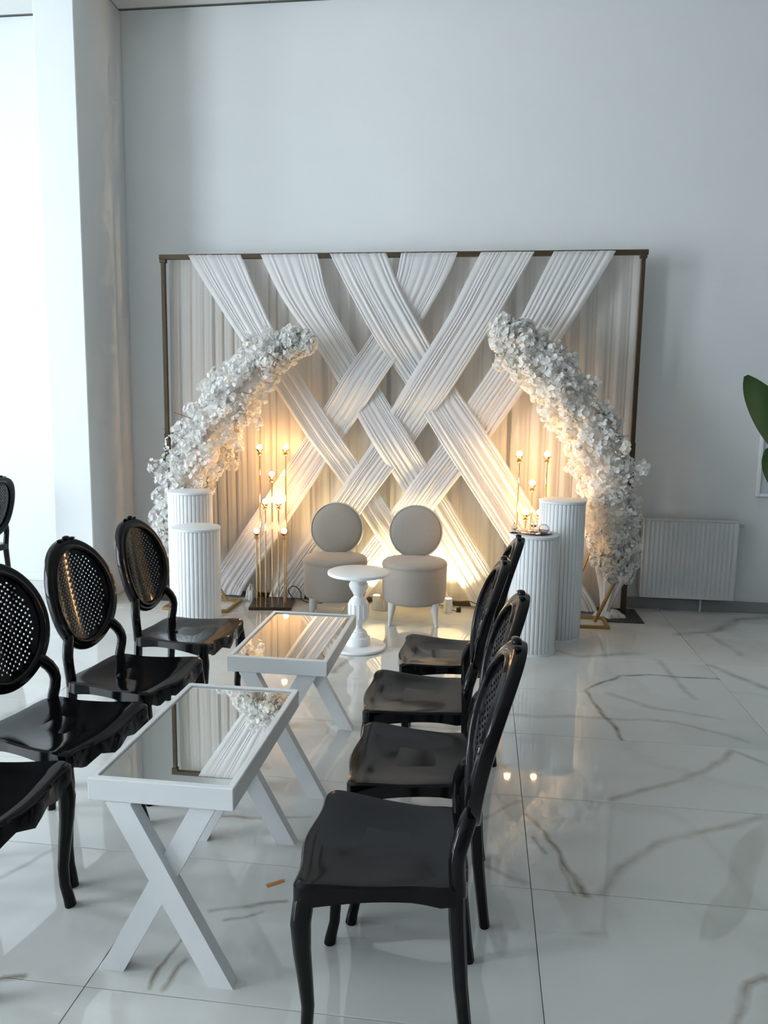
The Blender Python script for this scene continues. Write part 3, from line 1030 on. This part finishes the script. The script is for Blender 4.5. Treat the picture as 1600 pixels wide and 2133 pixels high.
# ------------------------------------------------------------------ flower arches
def blossom_mesh(seed, size):
    rnd = random.Random(seed)
    vs, fs = [(0, 0, 0)], []
    for k in range(5):
        a = 2 * PI * k / 5 + rnd.uniform(-0.2, 0.2)
        cup = rnd.uniform(0.2, 0.75)
        L_ = size * rnd.uniform(0.85, 1.1)
        wd = size * rnd.uniform(0.42, 0.56)
        d = Vector((math.cos(a), math.sin(a), 0)); s = Vector((-math.sin(a), math.cos(a), 0))
        up = Vector((0, 0, 1))
        n = len(vs)
        vs += [tuple(d * L_ * 0.5 - s * wd + up * L_ * cup * 0.45), tuple(d * L_ * 0.55 + up * L_ * cup * 0.28), tuple(d * L_ * 0.5 + s * wd + up * L_ * cup * 0.45),
               tuple(d * L_ * 0.95 - s * wd * 0.7 + up * L_ * cup * rnd.uniform(0.5, 0.9)), tuple(d * L_ + up * L_ * cup * rnd.uniform(0.4, 0.7)), tuple(d * L_ * 0.95 + s * wd * 0.7 + up * L_ * cup * rnd.uniform(0.5, 0.9))]
        fs += [(0, n, n + 1), (0, n + 1, n + 2), (n, n + 3, n + 4, n + 1), (n + 1, n + 4, n + 5, n + 2)]
    return vs, fs


BL = [blossom_mesh(s, 0.0165) for s in range(5)]
BLM = []
for q, (vs, fs) in enumerate(BL):
    BLM.append(MB().add(vs, fs).mesh('blossom', M_petal, smooth=True, ang=None))


def spline(pts, t):
    n = len(pts) - 1
    f = min(max(t, 0), 0.99999) * n
    i = int(f)
    f -= i
    p = [pts[min(max(i + k, 0), n)] for k in (-1, 0, 1, 2)]
    return tuple(0.5 * (2 * p[1][a] + (p[2][a] - p[0][a]) * f + (2 * p[0][a] - 5 * p[1][a] + 4 * p[2][a] - p[3][a]) * f * f + (3 * p[1][a] - p[0][a] - 3 * p[2][a] + p[3][a]) * f ** 3) for a in range(len(p[0])))


def flower_arch(base, curve, label, seed, stand, ncl=430, per=17):
    """curve: list of (x, z, radius) in world, y = base y"""
    rnd = random.Random(seed)
    t = thing('flower_arch', label, 'flower arch', base, 0, 'white blossom arches')
    bx, by = base[0], base[1]
    stand(t)
    blos = []
    tot = 0
    for c_ in range(ncl):
        s = (c_ + rnd.random()) / ncl
        x, z, r = spline(curve, s)
        x2, z2, _ = spline(curve, min(1, s + 0.01))
        tg = Vector((x2 - x, 0, z2 - z))
        if tg.length < 1e-6: tg = Vector((1, 0, 0))
        tg.normalize()
        n1 = Vector((0, -1, 0))
        n2 = tg.cross(n1)
        th = rnd.uniform(0, 2 * PI)
        rr = r * math.sqrt(rnd.uniform(0.38, 1.0)) * 0.86
        dirv = n1 * math.cos(th) + n2 * math.sin(th)
        cc = Vector((x - bx, 0, z)) + Vector((dirv.x * rr, dirv.y * rr * 0.85, dirv.z * rr))
        if rnd.random() < 0.07: cc += dirv * r * 0.35
        cr_ = rnd.uniform(0.036, 0.062)
        for q in range(per):
            while True:
                d = Vector((rnd.gauss(0, 1), rnd.gauss(0, 1), rnd.gauss(0, 1)))
                if d.length > 0.1: break
            d.normalize()
            d = (d + dirv * 0.5).normalized()
            p = cc + d * cr_ * rnd.uniform(0.7, 1.05)
            nm = (d + Vector((rnd.gauss(0, .35), rnd.gauss(0, .35), rnd.gauss(0, .35)))).normalized()
            if p.z < 0.08: continue
            qn = nm.to_track_quat('Z', 'Y') @ Matrix.Rotation(rnd.uniform(0, 6.28), 3, 'Z').to_quaternion()
            blos.append((p, qn, rnd.uniform(0.75, 1.25), rnd.randrange(5)))
    for c_ in range(1500):
        x, z, r = spline(curve, rnd.random())
        th = rnd.uniform(0, 2 * PI)
        d = Vector((math.sin(th) * 0.75, -abs(math.cos(th)) if rnd.random() < 0.75 else abs(math.cos(th)), math.sin(th) * 0.66))
        p = Vector((x - bx, 0, z)) + d * r * rnd.uniform(0.46, 0.72)
        nm = (d.normalized() + Vector((rnd.gauss(0, .4), rnd.gauss(0, .4), rnd.gauss(0, .4)))).normalized()
        qn = nm.to_track_quat('Z', 'Y') @ Matrix.Rotation(rnd.uniform(0, 6.28), 3, 'Z').to_quaternion()
        blos.append((p, qn, rnd.uniform(1.0, 1.5), rnd.randrange(5)))
    # lumpy inner body so that no daylight shows through the arch
    def core(u, v):
        x, z, r = spline(curve, 0.03 + 0.94 * v)
        x2, z2, _ = spline(curve, min(1, 0.04 + 0.94 * v))
        tg = Vector((x2 - x, 0, z2 - z)).normalized()
        n1 = Vector((0, -1, 0)); n2 = tg.cross(n1)
        a = 2 * PI * u
        rr = r * 0.50 * (1 + 0.14 * math.sin(3 * a + 17 * v) + 0.12 * math.sin(5 * a - 41 * v) + 0.10 * math.sin(61 * v + 2 * a))
        p = Vector((x - bx, 0, z)) + n1 * math.cos(a) * rr * 0.85 + n2 * math.sin(a) * rr
        return tuple(p)
    MB().grid(core, 24, 60, closed_u=True).build('flower_core', M_petal, t, ang=None)
    # the 300 nearest to the viewer's side are single blossoms, the rest one mass
    blos.sort(key=lambda b: b[0].y - 0.25 * (b[0] - Vector((0, 0, 1))).length * 0)
    for (p, qn, s, k) in blos[:300]:
        o = inst('blossom', BLM[k], t, p)
        o.rotation_mode = 'QUATERNION'
        o.rotation_quaternion = qn
        o.scale = (s * 1.1,) * 3
    mb = MB()
    for (p, qn, s, k) in blos[300:]:
        mb.add(BL[k][0], BL[k][1], Matrix.Translation(p) @ qn.to_matrix().to_4x4() @ Matrix.Scale(s, 4))
    o = mb.build('blossom_mass', M_petal, t, ang=None)
    o['kind'] = 'stuff'
    # a few thin twigs showing between blossoms
    for c_ in range(12):
        s = rnd.random()
        x, z, r = spline(curve, s)
        a = rnd.uniform(0, 2 * PI)
        e = Vector((x - bx + math.cos(a) * r * 1.02, -abs(rnd.gauss(0, 0.5)) * r, z + math.sin(a) * r * 1.02))
        b0 = Vector((x - bx, 0, z))
        MB().tube([b0, b0.lerp(e, 0.5) + Vector((0, -0.02, 0.015)), e], [0.003, 0.0022, 0.0015], 5).build('twig', M_twig, t)
    return t


def stand_right(t):
    bx, by = t.location.x, t.location.y
    y0_, y1_ = 5.395 - by, 5.640 - by
    for y in (y0_, y1_):
        MB().box(0.44 - bx, 0.937 - bx, y - 0.012, y + 0.012, 0, 0.022, 0.002).build('base_bar', M_gold, t, smooth=False)
    for x in (0.44, 0.915):
        MB().box(x - bx, x + 0.022 - bx, y0_ + 0.012, y1_ - 0.012, 0, 0.022, 0.002).build('base_bar', M_gold, t, smooth=False)
    pts = [(0.845, 0.02), (0.92, 0.20), (0.985, 0.38), (0.99, 0.64), (0.93, 0.95), (0.84, 1.28), (0.68, 1.54), (0.47, 1.80), (0.24, 1.98)]
    for y in (5.50 - by,):
        MB().tube([(spline(pts, i / 24)[0] - bx, y, spline(pts, i / 24)[1]) for i in range(25)], 0.014, 8).build('arch_tube', M_gold, t)
    pts = [(0.60, 0.02), (0.72, 0.28), (0.80, 0.50), (0.90, 0.75)]
    MB().tube([(spline(pts, i / 12)[0] - bx, 5.60 - by, spline(pts, i / 12)[1]) for i in range(13)], 0.010, 8).build('brace_tube', M_gold, t)


def stand_left(t):
    bx, by = t.location.x, t.location.y
    y0_, y1_ = 5.33 - by, 5.66 - by
    for y in (y0_, y1_):
        MB().box(-2.34 - bx, -1.83 - bx, y - 0.012, y + 0.012, 0, 0.022, 0.002).build('base_bar', M_gold, t, smooth=False)
    for x in (-2.34, -1.852):
        MB().box(x - bx, x + 0.022 - bx, y0_ + 0.012, y1_ - 0.012, 0, 0.022, 0.002).build('base_bar', M_gold, t, smooth=False)
    pts = [(-2.20, 0.02), (-2.33, 0.30), (-2.37, 0.63), (-2.24, 1.02), (-2.09, 1.31), (-1.95, 1.54), (-1.76, 1.74), (-1.56, 1.91), (-1.36, 1.96)]
    for y in (5.50 - by,):
        MB().tube([(spline(pts, i / 24)[0] - bx, y, spline(pts, i / 24)[1]) for i in range(25)], 0.014, 8).build('arch_tube', M_gold, t)
    pts = [(-1.93, 0.02), (-2.05, 0.22), (-2.2, 0.45), (-2.34, 0.70)]
    MB().tube([(spline(pts, i / 12)[0] - bx, 5.60 - by, spline(pts, i / 12)[1]) for i in range(13)], 0.010, 8).build('brace_tube', M_gold, t)


flower_arch((-2.10, 5.50, 0), [(-2.29, 0.45, 0.13), (-2.33, 0.63, 0.15), (-2.26, 0.85, 0.20), (-2.14, 1.07, 0.245), (-2.03, 1.30, 0.25), (-1.90, 1.51, 0.235), (-1.74, 1.71, 0.21), (-1.57, 1.89, 0.17), (-1.37, 1.97, 0.09), (-1.25, 1.98, 0.04)],
            'half arch of white artificial blossoms leaning over the seven-bulb lamp', 7, stand_left)
flower_arch((0.80, 5.50, 0), [(0.07, 2.03, 0.07), (0.17, 2.03, 0.13), (0.30, 1.92, 0.19), (0.48, 1.74, 0.21), (0.66, 1.50, 0.215), (0.80, 1.26, 0.225), (0.87, 0.95, 0.235), (0.93, 0.68, 0.22), (0.98, 0.48, 0.15), (1.00, 0.36, 0.08)],
            'half arch of white artificial blossoms on gold feet beside the radiator', 8, stand_right)

# ------------------------------------------------------------------ floor uplights, cables, heaps
def uplight(loc, label):
    t = thing('floor_uplight', label, 'uplight', loc, 0, 'floor uplights')
    MB().lathe([(0.030, 0.0), (0.032, 0.004), (0.032, 0.105), (0.030, 0.110), (0.026, 0.110)], 20).build('body', M_white, t, ang=40)
    MB().lathe([(0.026, 0.108), (0.020, 0.112), (0.002, 0.113)], 20).build('lens', M_upl, t)
    d = bpy.data.lights.new('uplight_beam', 'SPOT')
    d.energy = 56.0
    d.color = (1.0, 0.74, 0.36)
    d.spot_size = math.radians(130)
    d.spot_blend = 0.7
    d.shadow_soft_size = 0.02
    o = bpy.data.objects.new('uplight_beam', d)
    COL.objects.link(o)
    o.parent = t
    o.location = (0, 0, 0.13)
    o.rotation_euler = (PI + math.radians(-16), 0, 0)
    return t


uplight((-0.215, 5.630, 0), 'white floor uplight glowing beside the right greige chair')
uplight((-0.760, 5.630, 0), 'white floor uplight standing between the two greige chairs')


def cable(path, r, label, plug=None):
    n = 30
    t = MB().tube([spline(path, i / n) for i in range(n + 1)], r, 6)
    if plug: t.box(plug[0] - 0.018, plug[0] + 0.018, plug[1] - 0.012, plug[1] + 0.012, 0.001, 0.034, 0.004)
    o = t.build('power_cable', M_cable)
    return tag(o, label, 'cable')


cable([(-1.43, 5.72, 0.03), (-1.47, 5.70, 0.10), (-1.42, 5.70, 0.135), (-1.37, 5.70, 0.09), (-1.36, 5.70, 0.03), (-1.30, 5.715, 0.004), (-1.20, 5.72, 0.004)], 0.0035, 'black power cable looped at the edge of the seven-bulb lamp base')
cable([(-0.19, 5.70, 0.004), (-0.14, 5.67, 0.004), (-0.13, 5.66, 0.03), (-0.12, 5.66, 0.075), (-0.06, 5.67, 0.085), (0.02, 5.69, 0.05), (0.10, 5.70, 0.006), (0.2, 5.70, 0.004)], 0.0035, 'black power cable with plug on the floor beside the glowing uplight', plug=(-0.135, 5.66))


def heap(loc, size, seed, label):
    rnd = random.Random(seed)
    ph = [rnd.uniform(0, 6.28) for _ in range(8)]

    def fn(u, v):
        th = 2 * PI * u
        r = (1 - v)
        k = 1 + 0.16 * math.sin(5 * th + ph[0]) + 0.12 * math.sin(9 * th + ph[1] + 3 * v) + 0.06 * math.sin(17 * th + ph[2])
        hgt = math.sqrt(max(0, 1 - r ** 2)) * (1 + 0.14 * math.sin(4 * th + ph[3]) + 0.1 * math.sin(11 * th + ph[4]))
        if v == 1.0: hgt = 1.0
        return (size[0] * r * k * math.cos(th), size[1] * r * k * math.sin(th), 0.001 + size[2] * hgt)
    o = MB().grid(fn, 48, 12, closed_u=True).build('fabric_heap', M_heap, None, ang=None, loc=loc)
    return tag(o, label, 'fabric', 'crumpled chiffon ends')


heap((-1.775, 5.725, 0), (0.042, 0.05, 0.11), 3, 'crumpled white chiffon bundled on the floor beside the seven-bulb lamp')
heap((-0.70, 5.62, 0), (0.05, 0.04, 0.09), 4, 'crumpled chiffon end on the floor between the greige chairs')
heap((0.985, 5.70, 0.0105), (0.10, 0.06, 0.05), 5, 'crumpled white chiffon end lying on the steel base plate')
# gathered curtain tail at the right-hand post
def tail(u, v):
    z = 0.40 * (1 - v) + 0.03
    w_ = 0.115 * (1 - v) ** 1.3 + 0.030
    cx = 1.005 - 0.060 * v
    a = u * 2 * PI
    rip = 1 + 0.10 * math.sin(9 * a + 2 * v) + 0.05 * math.sin(17 * a)
    return (cx + w_ * rip * math.cos(a), 5.715 + 0.035 * rip * math.sin(a), z)
tag(MB().grid(tail, 72, 14, closed_u=True).build('curtain_tail', M_heap, None, ang=None), 'gathered white curtain tail twisted down beside the steel base plate', 'fabric', 'crumpled chiffon ends')

# orange scrap
a_ = math.radians(38)
sp = MB().box(-0.030, 0.030, -0.008, 0.008, 0.0002, 0.0012, M=rotM('Z', a_)).build('paper_scrap', M_scrap, None, smooth=False, loc=(-0.618, 2.222, 0))
tag(sp, 'small orange paper scrap on the marble floor by the near table', 'paper scrap')

# ------------------------------------------------------------------ radiator
RX0, RX1, RZ0, RZ1 = 1.235, 1.925, 0.115, 0.728
t = thing('radiator', 'white ribbed panel radiator on the wall beside the backdrop', 'radiator', ((RX0 + RX1) / 2, 5.975, 0))
rx = (RX0 + RX1) / 2
def rad_front(u, v):
    x = RX0 + 0.012 + (RX1 - RX0 - 0.024) * u - rx
    z = RZ0 + 0.012 + (RZ1 - RZ0 - 0.03) * v
    e = min(1, min(v, 1 - v) / 0.05)
    s = 0.5 + 0.5 * math.cos(2 * PI * 20 * u)
    return (x, 5.925 - 5.975 + 0.005 * e * (1 - s ** 2) , z)
MB().grid(rad_front, 161, 24).build('front_panel', M_rad, t, ang=None)
MB().box(RX0 + 0.012 - rx, RX1 - 0.012 - rx, 0.028, 0.045, RZ0 + 0.012, RZ1 - 0.02).build('rear_panel', M_rad, t, smooth=False)
for x in (RX0, RX1 - 0.012):
    MB().box(x - rx, x + 0.012 - rx, -0.052, 0.050, RZ0, RZ1, 0.003).build('side_cover', M_rad, t, smooth=False)
MB().box(RX0 + 0.012 - rx, RX1 - 0.012 - rx, -0.052, -0.044, RZ0, RZ0 + 0.014, 0.002).build('bottom_rail', M_rad, t, smooth=False)
g = MB()
for k in range(24):
    x = RX0 + 0.02 + (RX1 - RX0 - 0.04) * k / 23 - rx
    g.box(x - 0.005, x + 0.005, -0.048, 0.046, RZ1 - 0.012, RZ1 - 0.004)
for y in (-0.050, 0.0, 0.046):
    g.box(RX0 + 0.012 - rx, RX1 - 0.012 - rx, y - 0.003, y + 0.003, RZ1 - 0.016, RZ1)
g.build('top_grille', M_rad, t, smooth=False)
MB().tube([(RX1 - rx - 0.004, 0.0, RZ1 - 0.045), (RX1 - rx + 0.05, 0.0, RZ1 - 0.045)], [0.013, 0.010], 10).build('valve', M_chrome, t)
for x in (RX0 + 0.12, RX1 - 0.12):
    MB().box(x - rx - 0.012, x - rx + 0.012, 0.045, 0.074, 0.28, 0.60).build('bracket', M_rad, t, smooth=False)
MB().tube([(RX1 - rx - 0.22, 0.02, RZ0 + 0.02), (RX1 - rx - 0.22, 0.02, 0.001)], 0.009, 8).build('pipe', M_rad, t)

# ------------------------------------------------------------------ picture and plant at the right edge
t = thing('framed_panel', 'white framed panel on the wall behind the green leaves', 'picture', (2.26, 6.035, 0.905))
for (x0, x1, z0, z1) in ((-0.20, -0.178, 0, 0.505), (0.178, 0.20, 0, 0.505), (-0.178, 0.178, 0, 0.022), (-0.178, 0.178, 0.483, 0.505)):
    MB().box(x0, x1, -0.018, 0.014, z0, z1, 0.002).build('frame_side', M_white, t, smooth=False)
MB().box(-0.178, 0.178, -0.004, 0.012, 0.022, 0.483).build('panel_face', M_pic, t, smooth=False)

t = thing('potted_plant', 'green broad-leaved plant reaching in from the right edge', 'plant', (2.02, 4.62, 0))
MB().lathe([(0.12, 0.0), (0.16, 0.02), (0.19, 0.34), (0.20, 0.36), (0.18, 0.36), (0.17, 0.32), (0.01, 0.32)], 32).build('pot', M_pot, t, ang=35)
MB().lathe([(0.168, 0.325), (0.01, 0.335)], 24).build('soil', M_soil, t)


def leaf(base, tip, width, droop, roll):
    b0, e = Vector(base), Vector(tip)
    d = e - b0
    side = d.cross(Vector((0, 0, 1))).normalized()
    side = Matrix.Rotation(roll, 3, d.normalized()) @ side
    upv = side.cross(d).normalized()
    N_ = 14
    vs, fs = [], []
    for i in range(N_ + 1):
        s = i / N_
        c_ = b0 + d * s + Vector((0, 0, droop * math.sin(PI * s)))
        wd = width * (math.sin(PI * min(1, s * 0.93 + 0.05)) ** 0.75)
        for q in (-1, -0.5, 0, 0.5, 1):
            vs.append(c_ + side * wd * q + upv * (abs(q) * wd * 0.28 + 0.006 * math.sin(9 * s + 3 * q)))
    for i in range(N_):
        for q in range(4):
            fs.append((i * 5 + q, i * 5 + q + 1, (i + 1) * 5 + q + 1, (i + 1) * 5 + q))
    n = len(vs)
    vs += [v + upv * -0.003 for v in vs]
    fs += [tuple(k + n for k in f[::-1]) for f in fs]
    return MB().add(vs, fs)


LV = [((-0.30, -0.02, 1.28), (-0.56, -0.04, 1.735), 0.095, 0.02, 0.9), ((-0.24, 0.05, 1.02), (-0.40, 0.0, 1.33), 0.08, 0.02, 0.9), ((0.02, 0.05, 1.35), (0.10, 0.25, 1.95), 0.11, 0.05, -0.4),
      ((0.08, -0.05, 1.2), (0.45, -0.15, 1.6), 0.11, 0.06, 0.2), ((0.05, 0.08, 1.0), (0.40, 0.30, 1.25), 0.10, 0.06, 0.0), ((0.0, -0.05, 1.1), (0.15, -0.45, 1.45), 0.10, 0.06, 0.4)]
for (b0, e, w_, dr, rl) in LV:
    o = leaf(b0, e, w_, dr, rl).build('leaf', M_leaf, t, ang=None)
    mid = (b0[0] * 0.45, b0[1] * 0.45, 0.33 + (b0[2] - 0.33) * 0.5)
    pth = [(0, 0, 0.32), mid, b0]
    MB().tube([spline(pth, i / 8) for i in range(9)], [0.012 - 0.0008 * i for i in range(9)], 7).build('stalk', M_stalk, o)
